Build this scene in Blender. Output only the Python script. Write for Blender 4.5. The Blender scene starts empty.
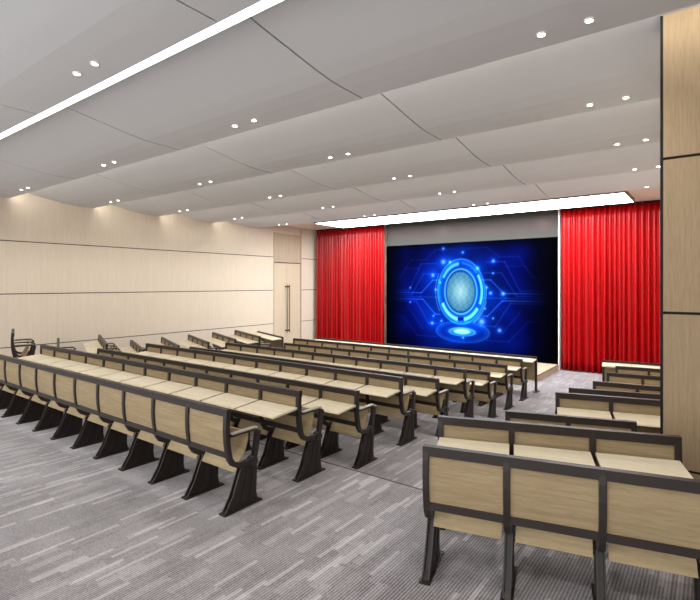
import bpy, bmesh, math, random
import numpy as np
from mathutils import Vector, Matrix
random.seed(5)
C = bpy.context.scene.collection
PI = math.pi
FZ = {1: 0.55, 2: 0.38, 3: 0.20, 4: 0.0}      # floor heights of the tiers, camera at z 2.5

# ---------------------------------------------------------------- materials
def lin(c):
    return tuple(((v/255.0)/12.92 if v/255.0 <= .04045 else ((v/255.0+.055)/1.055)**2.4) for v in c) + (1.0,)
def new_mat(name):
    m = bpy.data.materials.new(name); m.use_nodes = True
    nt = m.node_tree; b = nt.nodes['Principled BSDF']
    return m, nt, b
def plain(name, rgb, rough=.6, spec=.3, metal=0.0):
    m, nt, b = new_mat(name)
    b.inputs['Base Color'].default_value = lin(rgb); b.inputs['Roughness'].default_value = rough
    b.inputs['Specular IOR Level'].default_value = spec; b.inputs['Metallic'].default_value = metal
    return m
def emis(name, rgb, s):
    m, nt, b = new_mat(name)
    b.inputs['Base Color'].default_value = lin(rgb)
    b.inputs['Emission Color'].default_value = lin(rgb); b.inputs['Emission Strength'].default_value = s
    return m
def N(nt, t, **k):
    n = nt.nodes.new(t)
    for a, v in k.items(): setattr(n, a, v)
    return n
def mathn(nt, op, a, b=None, c=None):
    n = N(nt, 'ShaderNodeMath', operation=op)
    for i, v in enumerate((a, b, c)):
        if v is None: continue
        if isinstance(v, (int, float)): n.inputs[i].default_value = v
        else: nt.links.new(v, n.inputs[i])
    return n.outputs[0]
def wood(name, c1, c2, scale, rough=.55, fine=.35, spec=.25):
    """grain stretched along the axis with the small scale value"""
    m, nt, b = new_mat(name); L = nt.links
    tc = N(nt, 'ShaderNodeTexCoord'); oi = N(nt, 'ShaderNodeObjectInfo')
    add = N(nt, 'ShaderNodeVectorMath', operation='MULTIPLY_ADD')
    L.new(tc.outputs['Object'], add.inputs[0]); add.inputs[1].default_value = scale
    cm = N(nt, 'ShaderNodeCombineXYZ')
    r7 = mathn(nt, 'MULTIPLY', oi.outputs['Random'], 37.0)
    for i in range(3): L.new(r7, cm.inputs[i])
    L.new(cm.outputs[0], add.inputs[2])
    n1 = N(nt, 'ShaderNodeTexNoise'); n1.inputs['Scale'].default_value = 1.0; n1.inputs['Detail'].default_value = 6
    n1.inputs['Roughness'].default_value = .65; n1.inputs['Distortion'].default_value = .4
    L.new(add.outputs[0], n1.inputs['Vector'])
    n2 = N(nt, 'ShaderNodeTexNoise'); n2.inputs['Scale'].default_value = 6.0; n2.inputs['Detail'].default_value = 3
    L.new(add.outputs[0], n2.inputs['Vector'])
    mx = mathn(nt, 'ADD', mathn(nt, 'MULTIPLY', n1.outputs[0], 1-fine), mathn(nt, 'MULTIPLY', n2.outputs[0], fine))
    cr = N(nt, 'ShaderNodeValToRGB'); cr.color_ramp.elements[0].position = .34; cr.color_ramp.elements[1].position = .66
    cr.color_ramp.elements[0].color = lin(c1); cr.color_ramp.elements[1].color = lin(c2)
    L.new(mx, cr.inputs[0]); L.new(cr.outputs[0], b.inputs['Base Color'])
    b.inputs['Roughness'].default_value = rough; b.inputs['Specular IOR Level'].default_value = spec
    return m

M = {}
M['bench_wood'] = wood('bench_wood', (134, 116, 86), (160, 143, 113), (3, 20, 42))
M['seat_wood'] = wood('seat_wood', (146, 128, 96), (170, 153, 122), (3, 20, 36))
M['desk_wood'] = wood('desk_wood', (196, 184, 158), (214, 203, 180), (3, 24, 20), rough=.5)
M['arm_pad'] = plain('arm_pad', (150, 143, 132), .45, .4)
M['dark'] = plain('bench_dark', (40, 33, 31), .42, .42)
M['leg_dark'] = plain('leg_dark', (34, 27, 25), .45, .4)
M['wall_left'] = wood('wall_left_wood', (211, 198, 178), (224, 212, 195), (22, 22, .5), rough=.6, fine=.6)
M['wall_pillar'] = wood('wall_pillar_wood', (140, 119, 91), (166, 146, 118), (95, 95, 1.6), rough=.6, fine=.7)
M['door_wood'] = wood('door_wood', (196, 180, 155), (210, 196, 172), (22, 22, .6), rough=.55, fine=.5)
M['door_over'] = wood('door_over_wood', (178, 162, 140), (192, 177, 155), (16, 16, .8), rough=.6)
M['joint'] = plain('joint_dark', (70, 56, 44), .8, .1)
M['black'] = plain('black_edge', (26, 22, 22), .6, .2)
M['ceil'] = plain('ceiling_paint', (208, 210, 214), .8, .15)
M['soffit'] = plain('soffit_paint', (214, 205, 192), .8, .15)
M['white'] = plain('white_paint', (232, 226, 222), .6, .3)
M['stage_wood'] = wood('stage_wood', (170, 152, 128), (190, 174, 150), (3, 26, 26))
M['stage_edge'] = plain('stage_edge', (110, 80, 62), .6, .2)
M['steel'] = plain('handle_metal', (46, 38, 34), .35, .5, .6)
M['header'] = None
M['lens'] = emis('lamp_lens', (255, 250, 240), 9.0)
M['strip'] = emis('strip_diffuser', (255, 255, 252), 2.2)
M['panel_light'] = emis('panel_diffuser', (246, 251, 255), 12.0)

def carpet():
    m, nt, b = new_mat('carpet'); L = nt.links
    tc = N(nt, 'ShaderNodeTexCoord'); sp = N(nt, 'ShaderNodeSeparateXYZ'); L.new(tc.outputs['Object'], sp.inputs[0])
    x, y = sp.outputs[0], sp.outputs[1]
    def cells(wx, ly, seed):
        cx = mathn(nt, 'FLOOR', mathn(nt, 'DIVIDE', x, wx))
        wn = N(nt, 'ShaderNodeTexWhiteNoise', noise_dimensions='2D')
        cb = N(nt, 'ShaderNodeCombineXYZ'); L.new(cx, cb.inputs[0]); cb.inputs[1].default_value = seed
        L.new(cb.outputs[0], wn.inputs['Vector'])
        yy = mathn(nt, 'ADD', mathn(nt, 'DIVIDE', y, ly), mathn(nt, 'MULTIPLY', wn.outputs[0], 7.0))
        cy = mathn(nt, 'FLOOR', yy)
        c2 = N(nt, 'ShaderNodeCombineXYZ'); L.new(cx, c2.inputs[0]); L.new(cy, c2.inputs[1]); c2.inputs[2].default_value = seed
        w2 = N(nt, 'ShaderNodeTexWhiteNoise', noise_dimensions='3D'); L.new(c2.outputs[0], w2.inputs['Vector'])
        return w2.outputs[0]
    plank = cells(.5, .5, 1.0)
    bar = cells(.032, .36, 5.0)
    bar2 = cells(.07, .30, 9.0)
    bar3 = cells(.30, .38, 13.0)
    streak = mathn(nt, 'MULTIPLY', mathn(nt, 'GREATER_THAN', bar, .86), .17)
    streak2 = mathn(nt, 'MULTIPLY', mathn(nt, 'GREATER_THAN', bar2, .86), .09)
    dk = mathn(nt, 'MULTIPLY', mathn(nt, 'LESS_THAN', bar, .2), -.04)
    no = N(nt, 'ShaderNodeTexNoise'); no.inputs['Scale'].default_value = 2.2; no.inputs['Detail'].default_value = 4
    L.new(tc.outputs['Object'], no.inputs['Vector'])
    fz = N(nt, 'ShaderNodeTexNoise'); fz.inputs['Scale'].default_value = 90; fz.inputs['Detail'].default_value = 3
    L.new(tc.outputs['Object'], fz.inputs['Vector'])
    rib = mathn(nt, 'MULTIPLY', mathn(nt, 'SINE', mathn(nt, 'MULTIPLY', x, 2*PI/.021)), .12)
    v = mathn(nt, 'ADD', mathn(nt, 'ADD', mathn(nt, 'MULTIPLY', plank, .03), mathn(nt, 'MULTIPLY', bar3, .05)), streak)
    for t in (streak2, dk, rib, mathn(nt, 'MULTIPLY', no.outputs[0], .20), mathn(nt, 'MULTIPLY', fz.outputs[0], .40)):
        v = mathn(nt, 'ADD', v, t)
    cr = N(nt, 'ShaderNodeValToRGB')
    cr.color_ramp.elements[0].position = .12; cr.color_ramp.elements[0].color = lin((76, 71, 73))
    cr.color_ramp.elements[1].position = .68; cr.color_ramp.elements[1].color = lin((176, 172, 175))
    L.new(v, cr.inputs[0]); L.new(cr.outputs[0], b.inputs['Base Color'])
    bp = N(nt, 'ShaderNodeBump'); bp.inputs['Strength'].default_value = .25; bp.inputs['Distance'].default_value = .004
    L.new(v, bp.inputs['Height']); L.new(bp.outputs[0], b.inputs['Normal'])
    b.inputs['Roughness'].default_value = .9; b.inputs['Specular IOR Level'].default_value = .1
    b.inputs['Sheen Weight'].default_value = .55; b.inputs['Sheen Roughness'].default_value = .35; b.inputs['Sheen Tint'].default_value = (.9, .95, 1, 1)
    return m
M['carpet'] = carpet()

def curtain_mat():
    m, nt, b = new_mat('red_satin')
    b.inputs['Base Color'].default_value = lin((160, 1, 7)); b.inputs['Roughness'].default_value = .36
    b.inputs['Specular IOR Level'].default_value = .35
    b.inputs['Sheen Weight'].default_value = .0; b.inputs['Sheen Tint'].default_value = lin((255, 120, 110))
    return m
M['red'] = curtain_mat()

def attr_mat(name, emission, base=None):
    m, nt, b = new_mat(name)
    a = N(nt, 'ShaderNodeAttribute'); a.attribute_name = 'tint'
    if emission:
        b.inputs['Base Color'].default_value = (.0005, .0005, .0006, 1); b.inputs['Roughness'].default_value = .5
        b.inputs['Specular IOR Level'].default_value = .0
        nt.links.new(a.outputs['Color'], b.inputs['Emission Color']); b.inputs['Emission Strength'].default_value = emission
    else:
        nt.links.new(a.outputs['Color'], b.inputs['Base Color']); b.inputs['Roughness'].default_value = .7
    return m

# ---------------------------------------------------------------- geometry helpers
def box(bm, x0, x1, y0, y1, z0, z1, mi=0):
    vs = [bm.verts.new(p) for p in ((x0,y0,z0),(x1,y0,z0),(x1,y1,z0),(x0,y1,z0),(x0,y0,z1),(x1,y0,z1),(x1,y1,z1),(x0,y1,z1))]
    for f in ((0,3,2,1),(4,5,6,7),(0,1,5,4),(1,2,6,5),(2,3,7,6),(3,0,4,7)):
        fc = bm.faces.new([vs[i] for i in f]); fc.material_index = mi
def prism_x(bm, yz, x0, x1, mi=0):
    """closed polygon in the y-z plane extruded along x"""
    a = [bm.verts.new((x0, y, z)) for y, z in yz]; b = [bm.verts.new((x1, y, z)) for y, z in yz]
    n = len(yz)
    fs = [bm.faces.new(a), bm.faces.new(b[::-1])]
    for i in range(n): fs.append(bm.faces.new((a[i], b[i], b[(i+1) % n], a[(i+1) % n])))
    for f in fs: f.material_index = mi
def prism_z(bm, xy, z0, z1, mi=0):
    a = [bm.verts.new((x, y, z0)) for x, y in xy]; b = [bm.verts.new((x, y, z1)) for x, y in xy]
    n = len(xy)
    fs = [bm.faces.new(a), bm.faces.new(b[::-1])]
    for i in range(n): fs.append(bm.faces.new((a[i], b[i], b[(i+1) % n], a[(i+1) % n])))
    for f in fs: f.material_index = mi
def strip_profile(path, t):
    """thick ribbon round a path in y-z, thickness t"""
    L_, R_ = [], []
    for i, p in enumerate(path):
        a = path[max(0, i-1)]; b = path[min(len(path)-1, i+1)]
        d = Vector((b[0]-a[0], b[1]-a[1])).normalized(); n = Vector((-d.y, d.x))*t/2
        L_.append((p[0]+n.x, p[1]+n.y)); R_.append((p[0]-n.x, p[1]-n.y))
    return L_ + R_[::-1]
def cyl(bm, c, r, h, seg=24, mi=0, axis='z'):
    r_ = bmesh.ops.create_cone(bm, cap_ends=True, segments=seg, radius1=r, radius2=r, depth=h)
    for v in r_['verts']:
        if axis == 'x': v.co = Vector((v.co.z, v.co.y, v.co.x))
        v.co += Vector(c)
    for v in r_['verts']:
        for f in v.link_faces: f.material_index = mi
def mesh_of(name, bm, mats, bevel=0):
    if bevel:
        es = [e for e in bm.edges if len(e.link_faces) == 2 and e.calc_face_angle(0) > .6]
        bmesh.ops.bevel(bm, geom=es, offset=bevel, segments=2, affect='EDGES', profile=.6)
    bmesh.ops.recalc_face_normals(bm, faces=bm.faces)
    me = bpy.data.meshes.new(name); bm.to_mesh(me); bm.free()
    for m in (mats if isinstance(mats, (list, tuple)) else [mats]): me.materials.append(m)
    return me
def link(name, me, parent=None, loc=(0,0,0)):
    o = bpy.data.objects.new(name, me); C.objects.link(o); o.location = loc
    if parent: o.parent = parent
    return o
def obj(name, bm, mats, parent=None, bevel=0, loc=(0,0,0)):
    return link(name, mesh_of(name, bm, mats, bevel), parent, loc)
def tag(o, label, cat, group=None):
    o['label'] = label; o['category'] = cat
    if group: o['group'] = group
    return o
def thing(name, label, cat, loc=(0,0,0), rz=0, group=None):
    o = bpy.data.objects.new(name, None); C.objects.link(o); o.location = loc; o.rotation_euler = (0, 0, rz)
    return tag(o, label, cat, group)
def struct(name, bm, mats, bevel=0):
    o = obj(name, bm, mats, None, bevel); o['kind'] = 'structure'; return o

# ---------------------------------------------------------------- floor: carpeted tiers, bent towards the side blocks
XW, XR = -13.1, 3.2
XA, XB = -9.95, -2.15                     # where the tier edges bend
TR, TL = math.tan(math.radians(16)), math.tan(math.radians(24))
bm = bmesh.new()
def edge_pts(y, x0, x1):
    pts = []
    for x in (x0, x1):
        pts.append((x, y + (max(0, x-XB))*TR))
    if x0 < XB < x1: pts.insert(1, (XB, y))
    return pts
def tier(yA, yB, z, x0, x1, left=False):
    if left:
        a = [(x0, (yA + (XA-x0)*TL) if yA > -3 else yA), (x1, yA)]; b = [(x0, (yB + (XA-x0)*TL) if yB < 15 else yB), (x1, yB)]
    else:
        a = edge_pts(yA, x0, x1) if yA > -3 else [(x0, yA), (x1, yA)]
        b = edge_pts(yB, x0, x1) if yB < 15 else [(x0, yB), (x1, yB)]
    prism_z(bm, a + b[::-1], -.3, z)
tier(-3, 4.09, FZ[1], XA, XR); tier(4.09, 6.1, FZ[2], XA, XR); tier(6.1, 8.1, FZ[3], XA, XR); tier(8.1, 15.6, FZ[4], XA, XR)
for ya, yb, z in ((-3, 3.95, .70), (3.95, 5.75, .33), (5.75, 10.1, .12), (10.1, 15.6, 0.0)): tier(ya, yb, z, XW, XA, True)
struct('floor', bm, M['carpet'])
# thin dark nosing at the first tier edge
bm = bmesh.new(); box(bm, XA, XB, 4.07, 4.088, FZ[1]-.02, FZ[1]+.003)
prism_z(bm, [(XB, 4.07), (XB+1.9, 4.07+1.9*TR), (XB+1.9, 4.086+1.9*TR), (XB, 4.086)], FZ[1]-.02, FZ[1]+.003)
struct('trim_1', bm, plain('nosing', (84, 74, 74), .7, .2))

# ---------------------------------------------------------------- left wall with panel joints
Z0 = -.3
HJ = [2.5-1.475, 2.5-.232, 2.5+1.008]       # joint heights
def panelled(name, boxes, mat, back):
    b_ = bmesh.new()
    for a in boxes: box(b_, *a)
    for a in back: box(b_, *a, mi=1)
    return struct(name, b_, [mat, M['joint']])
g = .011
levels = [Z0, HJ[0], HJ[1], HJ[2], 5.2]
boxes = []
ys = [-3, 0.9, 4.8, 8.7, 12.55]
DY0, DY1 = 12.72, 14.2
for i in range(4):
    z0, z1 = levels[i]+g, levels[i+1]-g
    boxes.append((XW-.02, XW, -3, DY0-.03, z0, z1))
    boxes.append((XW-.02, XW, DY1+.03, 15.4, z0, z1))
panelled('wall_left', boxes, M['wall_left'],
         [(XW-.2, XW-.02, -3, DY0-.02, Z0, 5.2), (XW-.2, XW-.02, DY1+.02, 15.6, Z0, 5.2), (XW-.2, XW-.10, DY0-.02, DY1+.02, Z0, 5.2)])
# doorway: frame, over panel, two leaves with long pulls
bm = bmesh.new()
box(bm, XW-.10, XW+.012, DY0-.03, DY0+.02, 0, 4.42); box(bm, XW-.10, XW+.012, DY1-.02, DY1+.03, 0, 4.42)
struct('trim_2', bm, M['door_over'], .003)
bm = bmesh.new(); box(bm, XW-.08, XW-.01, DY0+.02, DY1-.02, 3.325, 4.42)
struct('trim_3', bm, M['door_over'], .003)
bm = bmesh.new(); box(bm, XW-.08, XW-.005, DY0+.02, DY1-.02, 3.30, 3.325); box(bm, XW-.1, XW-.03, DY0-.02, DY1+.02, 4.42, 5.2, 1)
struct('trim_4', bm, [M['joint'], M['wall_left']])
mid = (DY0+DY1)/2 - .02
for k, (a, b) in enumerate(((DY0+.025, mid-.004), (mid+.004, DY1-.025))):
    bm = bmesh.new(); box(bm, XW-.075, XW-.03, a, b, .012, 3.295)
    d = struct('door_%d' % (k+1), bm, M['door_wood'], .003)
    bm = bmesh.new(); yy = mid + (-.07 if k == 0 else .07)
    cyl(bm, (XW+.05, yy, 1.56), .014, 1.86, 14)
    for zz in (.72, 2.40):
        cyl(bm, (XW+.01, yy, zz), .018, .085, 12, axis='x'); cyl(bm, (XW-.026, yy, zz), .035, .008, 16, axis='x')
    obj('door_handle', bm, M['steel'], d)['label'] = 'tall dark pull handle'

# ---------------------------------------------------------------- front wall, header, side return
bm = bmesh.new(); box(bm, XW-.2, XR, 15.22, 15.42, Z0, 5.2)
struct('wall_front', bm, plain('wall_front_paint', (200, 188, 172), .7, .2))
def grid_tint(name, x0, x1, z0, z1, y, depth, nx, nz, fn, mat, side, parent=None):
    xs = np.linspace(x0, x1, nx+1); zs = np.linspace(z0, z1, nz+1)
    X, Z = np.meshgrid(xs, zs)
    co = np.stack([X.ravel(), np.full(X.size, y), Z.ravel()], 1)
    i = np.arange(nx); j = np.arange(nz); I, J = np.meshgrid(i, j)
    a = (J*(nx+1)+I).ravel()
    faces = np.stack([a, a+1, a+nx+2, a+nx+1], 1)
    n0 = len(co)
    extra = np.array([(x0, y, z0), (x1, y, z0), (x1, y, z1), (x0, y, z1), (x0, y+depth, z0), (x1, y+depth, z0), (x1, y+depth, z1), (x0, y+depth, z1)])
    co2 = np.concatenate([co, extra])
    ef = np.array([(1,5,6,2), (4,0,3,7), (3,2,6,7), (4,5,1,0), (5,4,7,6)]) + n0
    F = np.concatenate([faces, ef])
    me = bpy.data.meshes.new(name)
    me.from_pydata(co2.tolist(), [], F.tolist())
    col = me.color_attributes.new('tint', 'FLOAT_COLOR', 'POINT')
    rgb = fn(X.ravel(), Z.ravel())
    arr = np.ones((len(co2), 4), dtype=np.float32); arr[:n0, :3] = rgb; arr[n0:, :3] = 0
    col.data.foreach_set('color', arr.ravel())
    me.materials.append(mat); me.materials.append(side)
    mi = np.zeros(len(F), dtype=np.int32); mi[len(faces):] = 1
    me.polygons.foreach_set('material_index', mi); me.update()
    return link(name, me, parent)
def s2l(a):
    a = np.clip(a, 0, 1); return np.where(a <= .04045, a/12.92, ((a+.055)/1.055)**2.4)

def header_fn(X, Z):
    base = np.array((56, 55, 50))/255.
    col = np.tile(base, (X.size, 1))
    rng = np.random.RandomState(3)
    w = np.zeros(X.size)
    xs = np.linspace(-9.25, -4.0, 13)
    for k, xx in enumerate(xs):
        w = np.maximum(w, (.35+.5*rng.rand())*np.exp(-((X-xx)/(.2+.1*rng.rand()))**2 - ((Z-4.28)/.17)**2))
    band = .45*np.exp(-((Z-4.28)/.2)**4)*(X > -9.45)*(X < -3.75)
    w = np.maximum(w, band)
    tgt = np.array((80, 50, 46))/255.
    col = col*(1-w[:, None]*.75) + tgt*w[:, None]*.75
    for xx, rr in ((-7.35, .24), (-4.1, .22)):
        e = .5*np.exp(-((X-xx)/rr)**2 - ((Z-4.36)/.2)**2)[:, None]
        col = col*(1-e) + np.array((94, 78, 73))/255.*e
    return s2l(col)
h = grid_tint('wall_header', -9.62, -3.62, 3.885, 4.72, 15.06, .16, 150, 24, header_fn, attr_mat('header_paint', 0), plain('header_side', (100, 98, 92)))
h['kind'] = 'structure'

# ---------------------------------------------------------------- LED screen
def seg_d(X, Y, a, b):
    ax, ay = a; bx, by = b
    vx, vy = bx-ax, by-ay; L2 = vx*vx+vy*vy+1e-9
    t = np.clip(((X-ax)*vx+(Y-ay)*vy)/L2, 0, 1)
    return np.hypot(X-ax-t*vx, Y-ay-t*vy)
DOTS = [(0.08, 1.29, 1), (1.11, 0.98, 1.6), (-1.01, 0.55, 1.8), (1.02, -0.04, 1.5), (1.42, -0.06, 1.8), (-1.04, -1.09, 1.5), (1.31, -1.21, 1.8), (-0.69, -1.0, 1), (-0.9, 0.06, 1), (0.9, 0.14, 1), (0.73, -0.96, 3), (1.1, -0.84, 0.8), (1.1, 0.59, 0.8), (0.84, -0.54, 0.8), (0.09, -1.52, 0.9), (-0.38, 0.99, 1.4), (0.59, 0.76, 1.6), (-0.74, 0.3, 0.8), (-0.99, -0.84, 0.8), (-0.62, 1.45, 1.3), (-0.62, 1.0, 2.5), (-1.9, 0.12, 0.7), (-1.9, -0.39, 0.7)]
def screen_fn(X, Z):
    u = X + 6.7; v = Z - 2.25
    n = u.size
    glow = np.exp(-((u/2.75)**2)**2 - ((v+.15)/2.1)**4)
    core = np.exp(-(u/1.35)**2 - ((v+.25)/1.35)**2)
    wav = .5+.5*np.sin(2.6*u+1.6*np.sin(2.3*v+.7))*np.cos(2.1*v-1.4*np.sin(1.7*u)+.5)
    R = .005 + .02*core; G = .006+.12*glow*wav**1.5*np.exp(-(u/2.2)**2) + .22*core; B = .02+.66*glow*(.5+.5*wav)*(1-.25*(u/3)**2) + .26*core
    def addl(m, c, s):
        nonlocal R, G, B
        R = R+m*c[0]*s; G = G+m*c[1]*s; B = B+m*c[2]*s
    cy = (.30, .75, 1.0)
    lines = []
    for sgn in (-1, 1):
        for k, (v0, v1, ub, ue) in enumerate(((-.05, .38, 1.45, 1.0), (-.13, .60, 1.85, 1.45), (.03, .95, 1.95, 1.55), (-.28, -.78, 1.40, .95), (-.36, -1.1, 1.65, 1.25), (-.2, -.2, 1.5, 1.3))):
            s = 1.0 if k in (0, 3) else .45
            lines.append(((sgn*3.1, v0), (sgn*ub, v0), s)); d = abs(v1-v0)
            lines.append(((sgn*ub, v0), (sgn*(ub-min(d, .48)), v1), s))
            lines.append(((sgn*(ub-min(d, .48)), v1), (sgn*(.75 if k in (0, 3) else .55*ue), v1), s))
        lines += [((sgn*2.9, .45), (sgn*2.3, .45), .3), ((sgn*2.3, .45), (sgn*1.9, 1.1), .3), ((sgn*1.9, 1.1), (sgn*1.3, 1.1), .3), ((sgn*1.3, 1.1), (sgn*.9, 1.42), .3), ((sgn*.9, 1.42), (sgn*.2, 1.42), .3),
                  ((sgn*2.7, -.9), (sgn*2.2, -.9), .3), ((sgn*2.2, -.9), (sgn*1.6, -1.55), .3), ((sgn*1.6, -1.55), (sgn*.9, -1.55), .3), ((sgn*2.0, -.55), (sgn*1.4, -1.3), .3), ((sgn*2.6, .12), (sgn*2.1, .8), .25), ((sgn*2.1, .8), (sgn*1.5, .8), .25)]
    fade = np.clip((3.0-np.abs(u))/1.3, 0, 1)
    for a, b, s in lines:
        d = seg_d(u, v, a, b)
        addl(np.exp(-(d/.013)**2)*fade, cy, .34*s); addl(np.exp(-(d/.05)**2)*fade, (.05, .25, 1), .10*s)
    # gate of rings
    e = np.hypot(u/.53, (v)/.70); th = np.arctan2(v/.70, u/.53)
    disc = np.clip((1.0-e)*9, 0, 1)
    R = R*(1-disc)+disc*(.25+.42*np.exp(-(e/.6)**2)); G = G*(1-disc)+disc*(.52+.36*np.exp(-(e/.65)**2)); B = B*(1-disc)+disc*(.72+.22*np.exp(-(e/.6)**2))
    mesh = disc*(.05*np.sin(u*75)*np.sin(v*75)+0.022*np.sign(np.sin(u*31+2*np.sin(v*9)))*np.sign(np.sin(v*23))); R = R+mesh; G = G+mesh; B = B+mesh
    addl(np.exp(-((e-1.06)/.045)**2), (.5, .95, 1), .6)
    addl(np.exp(-((e-1.15)/.10)**2), (.1, .5, .8), .3)
    E2 = np.hypot(u/.83, v/1.07); T = np.arctan2(v/1.07, u/.83)
    addl(np.exp(-((E2-1.0)/.018)**2), (.2, .65, 1), .5); addl(np.exp(-((E2-.93)/.11)**4), (.10, .45, .85), .45)
    def arc(r0, w, a0, a1, s, c=(.55, .95, 1)):
        A = np.mod(T-math.radians(a0), 2*PI); m = (A < math.radians(a1-a0))
        addl(np.clip(1.25-np.abs(E2-r0)/w, 0, 1)*m, c, s)
    arc(.86, .07, 95, 150, .55); arc(.86, .075, 205, 262, .85); arc(.86, .07, 280, 325, .8); arc(.88, .06, 335, 395, .7); arc(.88, .05, 40, 85, .3, (.1, .5, 1)); arc(.95, .05, 150, 200, .3, (.1, .5, 1))
    arc(.86, .06, 262, 278, -.35); arc(1.06, .012, 300, 372, .6); arc(1.1, .012, 150, 215, .5); arc(1.1, .012, -60, -15, .5)
    # projector ellipses under the gate
    for (rx, ry, w, s) in ((.92, .35, .05, .25), (.82, .30, .08, .12), (.44, .13, .12, .6), (.2, .06, .5, .9)):
        q = np.hypot((u-.05)/rx, (v+1.33)/ry); addl(np.exp(-((q-1)/w)**2), (.25, .7, 1), s)
    q = np.hypot((u-.05)/.3, (v+1.3)/.09); addl(np.exp(-q**2), (.8, 1, 1), .9)
    q = np.hypot((u-.05)/1.0, (v+1.35)/.4); addl(np.exp(-q**4), (.0, .2, .6), .35)
    for (a, b, r) in DOTS:
        d = np.hypot(u-a, v-b); addl(np.exp(-(d/(.032*r))**2), (.75, .95, 1), .6); addl(np.exp(-(d/(.09*r))**2), (.05, .4, 1), .3)
    # dark margins
    ex = np.clip((3.0-np.abs(u))/.9, 0, 1)**.8*np.clip((1.75-v)/.5+.25, 0, 1)*np.clip((v+2.3)/.5+.35, 0, 1)
    out = np.stack([R, G, B], 1)*ex[:, None]
    return s2l(out)
t = thing('led_screen', 'large dark blue video wall showing a glowing portal and circuit lines between the red curtains', 'screen', (-6.6, 15.0, .15))
o = grid_tint('display', -3.0+.0, 2.97, 0, 3.733, 0, .20, 400, 250, lambda X, Z: screen_fn(X-6.6, Z+.15), attr_mat('screen_emission', .72), M['black'], t)

# ---------------------------------------------------------------- curtains
def curtain(x0, x1, z0, z1, yc, label, seed):
    rng = random.Random(seed)
    t = thing('curtain', label, 'curtain', ((x0+x1)/2, yc, z0))
    W = x1-x0; n = int(W/.016); rows = 16
    ph = 0; phs = []; amp = []; A = 1
    for i in range(n+1):
        if i % 9 == 0: f = rng.uniform(.75, 1.3); A = rng.uniform(.6, 1.15)
        ph += 2*PI*.016/.135*f; phs.append(ph); amp.append(A)
    for k in range(3): amp = [amp[max(0, i-3)]*.25+amp[i]*.5+amp[min(n, i+3)]*.25 for i in range(n+1)]
    bm = bmesh.new(); G_ = []
    for j in range(rows+1):
        q = j/rows; row = []
        for i in range(n+1):
            x = -W/2 + W*i/n; s = math.sin(phs[i]); s2 = math.sin(phs[i]*.5+.9*q+seed)
            a = (.044+.018*(1-q))*amp[i]
            y = a*s + .016*s2*(1-q*.6) + .008*math.sin(3*q+phs[i]*.23)
            if q > .97: y *= .7
            row.append(bm.verts.new((x + .010*math.sin(phs[i]*2)*(1-q), y, (z1-z0)*q + .006*math.sin(phs[i]))))
        G_.append(row)
    for j in range(rows):
        for i in range(n): bm.faces.new((G_[j][i], G_[j][i+1], G_[j+1][i+1], G_[j+1][i]))
    o = obj('drape', bm, M['red'], t)
    for p in o.data.polygons: p.use_smooth = True
    md = o.modifiers.new('thick', 'SOLIDIFY'); md.thickness = .006
    bm = bmesh.new(); box(bm, -W/2, W/2, -.03, .03, z1-z0-.008, z1-z0+.03)
    obj('curtain_track', bm, M['black'], t)
curtain(-12.92, -9.64, .03, 4.655, 14.93, 'floor-length pleated red curtain on the left of the screen, next to the double door', 2)
curtain(-3.55, -.12, .02, 4.655, 14.93, 'floor-length pleated red curtain on the right of the screen, beside the wooden wall end', 7)
bm = bmesh.new(); box(bm, -3.612, -3.582, 14.86, 15.22, 0, 4.66); struct('trim_5', bm, M['white'], .004)

# ---------------------------------------------------------------- stage
t = thing('stage', 'low pale wooden stage platform below the screen', 'stage', (-6.6, 12.85, 0))
bm = bmesh.new(); box(bm, -3.0, 2.99, 0, 2.13, 0, .145); obj('stage_body', bm, M['stage_wood'], t, .004)
bm = bmesh.new(); box(bm, -3.005, 2.995, -.006, .02, .145, .158); box(bm, 2.97, 2.996, .02, 2.13, .145, .158)
obj('nosing', bm, M['stage_edge'], t)

# ---------------------------------------------------------------- right-hand wall end
PX, PY = -.34, 4.64
levels = [0, HJ[0], HJ[1], HJ[2], 5.2]
b_ = bmesh.new()
for i in range(4):
    box(b_, PX+.012, XR, PY, PY+.02, levels[i]+g, levels[i+1]-g)
box(b_, PX+.012, XR, PY+.02, PY+.2, 0, 5.2, 1)
box(b_, PX-.008, PX+.010, PY-.004, PY+.2, 0, 5.2, 1)
struct('wall_back_return', b_, [M['wall_pillar'], M['black']]).name = 'wall_return'
b_ = bmesh.new(); box(b_, PX, PX+.15, PY+.2, 15.22, 0, 5.2); struct('wall_right', b_, M['wall_left'])
b_ = bmesh.new(); box(b_, XR, XR+.15, -3, PY+.2, 0, 5.2); struct('wall_side', b_, M['wall_pillar'])

# ---------------------------------------------------------------- ceiling: folded panels with joints
JX = [XW, -9.73, -6.37, -3.03, .33, XR]
prof = [(0, 4.72), (.38, 4.660), (.80, 4.59), (1.10, 4.540), (1.33, 4.512), (1.55, 4.502), (1.88, 4.50)]
bm = bmesh.new()
P = 1.90; Y0 = 4.28
def fold(k):
    y0 = Y0 + P*k
    for a, b in zip(JX[:-1], JX[1:]):
        xa = a + (.009 if a != XW else 0); xb = b - (.009 if b != XR else 0)
        pts = [(y0+(0.10 if k == -1 and i == 0 else 0)+y, z) for i, (y, z) in enumerate(prof)]
        top = [(y0+1.88, 4.74+.04), (y0, 4.78)]
        prism_x(bm, pts + top, xa, xb)
for k in range(-4, 4): fold(k)
for f in bm.faces: f.material_index = 0
for k in range(-4, 4):
    for x in JX[1:-1]:
        pr = [(Y0+P*k+(.12 if k == -1 and i == 0 else .02 if i == 0 else 0)+y, z+.010) for i, (y, z) in enumerate(prof)]
        prism_x(bm, pr + [(y, z+.03) for y, z in pr[::-1]], x-.0125, x+.0125, 1)
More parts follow.
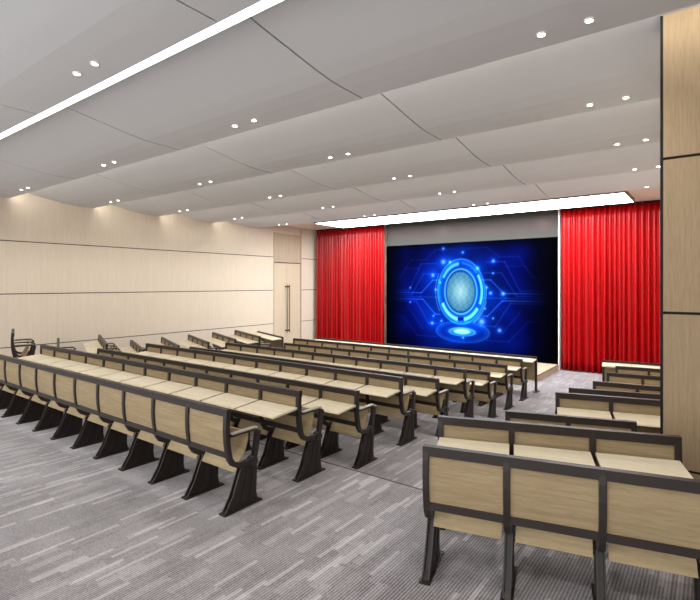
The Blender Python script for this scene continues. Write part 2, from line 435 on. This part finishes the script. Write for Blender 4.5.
for k in range(0, 4): box(bm, XW+.02, XR-.02, Y0+P*k-.014, Y0+P*k-.002, 4.58, 4.70, 3)
box(bm, XW, XR, -3.4, 12.2, 4.85, 4.9, 1)
box(bm, XW, XR, 11.88, 15.22, 4.70, 4.84, 2)
struct('ceiling', bm, [M['ceil'], M['black'], M['soffit'], emis('cove_lamp', (255, 248, 236), 6.0)])

t = thing('strip_light', 'long thin white line of light running across the grey ceiling', 'light', (-5, 2.42, 4.5))
bm = bmesh.new(); box(bm, -8.1, 8.2, -.026, .030, 0, .03); obj('diffuser', bm, M['strip'], t)
bm = bmesh.new(); box(bm, -8.1, 8.2, -.03, .036, .03, .06); obj('housing', bm, M['ceil'], t)
t = thing('light_panel', 'wide bright white luminous panel on the ceiling in front of the screen', 'light', (-6.35, 13.5, 4.6))
bm = bmesh.new(); box(bm, -4.7, 4.7, -.80, .80, 0, .012); obj('diffuser', bm, M['panel_light'], t)
bm = bmesh.new(); box(bm, -4.72, -4.70, -.82, .82, -.004, .10); box(bm, 4.70, 4.72, -.82, .82, -.004, .10)
box(bm, -4.70, 4.70, -.82, -.80, -.004, .10); box(bm, -4.70, 4.70, .80, .82, -.004, .10); box(bm, -4.7, 4.7, -.8, .8, .012, .10)
obj('frame', bm, plain('panel_frame', (120, 112, 104), .5, .3), t)

# recessed spotlights in pairs
FN = ['nearest fold', 'second fold', 'third fold', 'fourth fold', 'fifth fold', 'last fold']
CNM = ['beside the left wall', 'left of the middle', 'right of the middle', 'over the right-hand aisle']
bm = bmesh.new(); cyl(bm, (0, 0, .004), .027, .006, 20); lens_me = mesh_of('lens', bm, M['lens'])
bm = bmesh.new()
r_ = bmesh.ops.create_cone(bm, cap_ends=False, segments=24, radius1=.035, radius2=.035, depth=.01)
bmesh.ops.solidify(bm, geom=bm.faces[:], thickness=.006); ring_me = mesh_of('trim_ring', bm, M['white'])
def zceil(y):
    q = (y-Y0) % P
    for (a, za), (b, zb) in zip(prof, prof[1:]):
        if a <= q <= b: return za+(zb-za)*(q-a)/(b-a)
    return 4.5
for r in range(6):
    y = 2.12 + 1.9*r
    for c, xc in enumerate((-11.54, -8.02, -4.66, -.93)):
        for s in (-1, 1):
            z = zceil(y)
            t = thing('recessed_spotlight', '%s of paired round spotlights %s, %s of ceiling' % ('left' if s < 0 else 'right', CNM[c], FN[r]), 'light', (xc+s*.175, y, z-.012), 0, 'ceiling spotlights')
            link('lens', lens_me, t); link('trim_ring', ring_me, t, (0, 0, .005))
# the lamps themselves light the room: one lamp object for each pair and for the rest of the ceiling behind the camera
def spot(x, y, z, e, size=2.4, rad=.06):
    l = bpy.data.lights.new('spot_lamp', 'SPOT'); l.energy = e; l.spot_size = size; l.spot_blend = .9; l.shadow_soft_size = rad
    l.color = (1.0, .965, .91)
    o = bpy.data.objects.new('spot_lamp', l); C.objects.link(o); o.location = (x, y, z)
for r in range(-2, 6):
    for xc in (-11.54, -8.02, -4.66, -.93, 2.2):
        y = 2.12+1.9*r
        if xc > 0 and y > 3: continue
        spot(xc, y, 4.46, 62)

# ---------------------------------------------------------------- benches
PT = .56; BM = {}
def build_meshes(p):
    d = {}
    path = [(.022, .885), (.014, .80), (.012, .70), (.018, .60), (.030, .52), (.045, .455), (.075, .410), (.12, .385), (.20, .372), (.28, .372), (.320, .395), (.332, .45), (.352, .56), (.366, .630)]
    bm = bmesh.new(); prism_x(bm, strip_profile(path, .046), -.022, .022)
    cyl(bm, (0, .30, .372), .042, .056, 20, axis='x')
    prism_x(bm, strip_profile([(.366, .60), (.356, .636), (.31, .648), (.17, .652), (.045, .650)], .018), -.020, .020)
    d['side'] = mesh_of('side_frame', bm, M['dark'], .005)
    bm = bmesh.new(); prism_x(bm, [(.345, .659), (.06, .661), (.055, .669), (.30, .671), (.35, .668)], -.024, .024)
    d['arm'] = mesh_of('armrest', bm, M['arm_pad'], .002)
    legp = [(-.01, .012), (.045, .050), (.097, .14), (.14, .235), (.175, .325), (.195, .36), (.33, .36), (.34, .32), (.335, .2), (.33, .1), (.345, .012)]
    bm = bmesh.new(); prism_x(bm, legp, -.020, .020)
    for s in (-1, 1):
        for q in ((0, .03, .165, .028), (.13, .015, .235, .022), (.25, .010, .295, .018)):
            pts = strip_profile([(q[0], .015), (q[0]+(q[2]-q[0])*.45, .13), (q[2], .345)], q[3])
            prism_x(bm, pts, s*.018, s*.027)
    d['leg'] = mesh_of('leg', bm, M['leg_dark'], 0)
    bm = bmesh.new(); box(bm, -.04, .04, -.035, .385, 0, .014); d['foot'] = mesh_of('foot_plate', bm, M['leg_dark'], .004)
    # per seat parts, centre of the seat at x = 0
    h = p/2
    bm = bmesh.new(); box(bm, -h+.0015, h-.0015, -.004, .046, .826, .888); d['rail'] = mesh_of('top_rail', bm, M['dark'], .008)
    bm = bmesh.new(); box(bm, -h+.02, h-.02, .016, .046, .468, .518); d['low'] = mesh_of('bottom_rail', bm, M['dark'], .004)
    bm = bmesh.new(); prism_x(bm, [(.012, .835), (.006, .70), (.012, .60), (.024, .51), (.038, .51), (.027, .60), (.021, .70), (.027, .835)], -h+.021, h-.021)
    d['panel'] = mesh_of('back_panel', bm, M['bench_wood'])
    bm = bmesh.new()
    path = [(.135, .305), (.165, .36), (.205, .43), (.238, .50), (.262, .57), (.268, .635)]
    yz = strip_profile(path, .022); prism_x(bm, yz, -h+.045, h-.045); d['seat'] = mesh_of('seat', bm, M['seat_wood'], .004)
    bm = bmesh.new()
    prism_x(bm, [(-.335, .684), (-.345, .690), (-.335, .702), (-.010, .728), (-.010, .706)], -h+.016, h-.016); d['desk'] = mesh_of('desk_top', bm, M['desk_wood'])
    bm = bmesh.new(); prism_x(bm, [(-.004, .706), (-.004, .64), (-.03, .64), (-.17, .690), (-.17, .695)], -.012, .012); d['bracket'] = mesh_of('desk_bracket', bm, M['dark'])
    # front desks
    bm = bmesh.new(); box(bm, -h+.002, h-.002, .0, .03, .27, .80); d['modesty'] = mesh_of('modesty_panel', bm, M['bench_wood'])
    bm = bmesh.new(); box(bm, -h+.001, h-.001, -.006, .042, .775, .815); d['frail'] = mesh_of('top_rail', bm, M['dark'], .006)
    bm = bmesh.new(); prism_x(bm, [(-.34, .715), (-.34, .738), (0, .765), (0, .742)], -h+.004, h-.004); d['fdesk'] = mesh_of('desk_top', bm, M['desk_wood'])
    bm = bmesh.new(); box(bm, -.022, .022, -.01, .045, .01, .79); d['post'] = mesh_of('leg', bm, M['dark'], .004)
    bm = bmesh.new(); box(bm, -.05, .05, -.10, .13, 0, .014); d['pfoot'] = mesh_of('foot_plate', bm, M['leg_dark'], .003)
    return d
D = build_meshes(PT)
def bench(x, y, z, n, rz, label, desk=True, group=None, armlabel=False):
    t = thing('bench_row', label, 'bench', (x, y, z), rz, group)
    for i in range(n+1):
        X = -i*PT
        if i == 0: X -= .022
        if i == n: X += .022
        link('side_frame', D['side'], t, (X, 0, 0)); link('armrest', D['arm'], t, (X, 0, 0))
        lg = link('leg', D['leg'], t, (X, 0, 0)); link('foot_plate', D['foot'], lg)
    for i in range(n):
        X = -(i+.5)*PT
        for nm, k in (('top_rail', 'rail'), ('bottom_rail', 'low'), ('back_panel', 'panel'), ('seat', 'seat')): link(nm, D[k], t, (X, 0, 0))
        if desk:
            link('desk_top', D['desk'], t, (X, 0, 0))
            for s in (-1, 1): link('desk_bracket', D['bracket'], t, (X+s*.235, 0, 0))
    return t
def front_desk(x, y, z, n, rz, label):
    t = thing('front_desk', label, 'desk', (x, y, z), rz)
    for i in range(n+1):
        if i % 3 and i != n: continue
        X = -i*PT + (-.022 if i == 0 else .022 if i == n else 0)
        lg = link('leg', D['post'], t, (X, 0, 0)); link('foot_plate', D['pfoot'], lg)
    for i in range(n):
        X = -(i+.5)*PT
        link('modesty_panel', D['modesty'], t, (X, 0, 0)); link('top_rail', D['frail'], t, (X, 0, 0)); link('desk_top', D['fdesk'], t, (X, 0, 0))
    return t
ORD = ['rearmost', 'second', 'third', 'fourth', 'fifth', 'sixth', 'seventh', 'eighth', 'ninth']
rows = [(2.64, 1), (3.53, 1), (4.51, 2), (5.50, 2), (6.55, 3), (7.55, 3), (8.62, 4), (9.55, 4), (10.50, 4)]
for i, (y, f) in enumerate(rows):
    lab = ('long nearest centre-block bench row without desks, dark legs on the open carpet' if i == 0 else
           'long centre-block bench row with pale desks, %s row from the rear' % ORD[i])
    bench(-3.28, y, FZ[f], 12 if i == 8 else 11, 0, lab, i > 0, 'centre-block bench rows')
front_desk(-3.28, 11.57, 0, 12, 0, 'long desk with wooden front panel before the stage, ahead of the centre-block benches')
# right block, turned towards the stage
R = math.radians
def rbench(x, y, z, n, deg, label, desk, fd=False):
    L_ = n*PT; X = x + L_*math.cos(R(deg)); Y = y + L_*math.sin(R(deg))
    return (front_desk(X, Y, z, n, R(deg), label) if fd else bench(X, Y, z, n, R(deg), label, desk, 'right-block bench rows'))
rb = rbench(-1.53, 2.83, FZ[1], 4, 14, 'right-block bench row nearest the camera, its wooden backs filling the lower right corner', False)
rb.scale.x = .94; rb.location.x -= .06*4*PT*math.cos(R(14)); rb.location.y -= .06*4*PT*math.sin(R(14))
rbench(-1.77, 3.53, FZ[1], 3, 18.5, 'right-block three-seat bench row with pale desks just ahead of the nearest row', True)
rbench(-1.62, 4.66, FZ[2], 2, 17, 'short two-seat bench row beside the wooden wall end, third row of the right block', True)
rbench(-1.44, 5.80, FZ[2], 2, 15, 'fourth right-block bench row with desks, partly hidden behind the wooden wall end', True)
rbench(-1.58, 7.05, FZ[3], 2, 15, 'fifth right-block bench row, only its dark top rail showing above the fourth', True)
rbench(-1.41, 7.75, FZ[3], 2, 8, 'sixth right-block bench row from the rear, seen over the fifth', True)
rbench(-1.56, 9.85, FZ[4], 2, 8, 'seventh right-block bench row from the rear, third from the red curtain', True)
rbench(-1.55, 10.75, FZ[4], 2, 8, 'eighth right-block bench row, just behind the right-hand front desk', True)
rbench(-1.98, 11.95, FZ[4], 3, 8, 'short front desk at the head of the right block, before the red curtain', False, True)
# left block by the wall
lrows = [(3.40, .70), (4.18, .33), (5.14, .33), (5.98, .12), (6.88, .12), (7.75, .12), (8.62, .12), (9.50, .12)]
for i, (y, z) in enumerate(lrows):
    lab = ('left-block bench row seen end-on against the panelled wall, rearmost and highest' if i == 0 else
           'short angled left-block bench row by the panelled wall, %s row from the rear' % ORD[i])
    bench(-10.38, y, z, 2 if i == 0 else 4, R(-18.5 if i == 0 else -22), lab, i > 0, 'left-block bench rows')
front_desk(-11.0, 11.05, 0.0, 4, R(-22), 'short angled front desk of the left block near the double door')

# ---------------------------------------------------------------- world, camera
w = bpy.data.worlds.new('World'); bpy.context.scene.world = w; w.use_nodes = True
bg = w.node_tree.nodes['Background']; bg.inputs[0].default_value = (1, .985, .965, 1); bg.inputs[1].default_value = 1.9
cam = bpy.data.cameras.new('camera'); co = bpy.data.objects.new('camera', cam); C.objects.link(co)
co.location = (0, 0, 2.5); co.rotation_euler = (PI/2, 0, R(36.915))
cam.sensor_width = 36; cam.lens = 484.54/700*36; cam.shift_y = -16/700; cam.clip_start = .05
s = bpy.context.scene; s.camera = co
s.view_settings.view_transform = 'Standard'; s.view_settings.look = 'None'; s.view_settings.gamma = 1
s.view_settings.use_curve_mapping = False; s.view_settings.exposure = 0.55
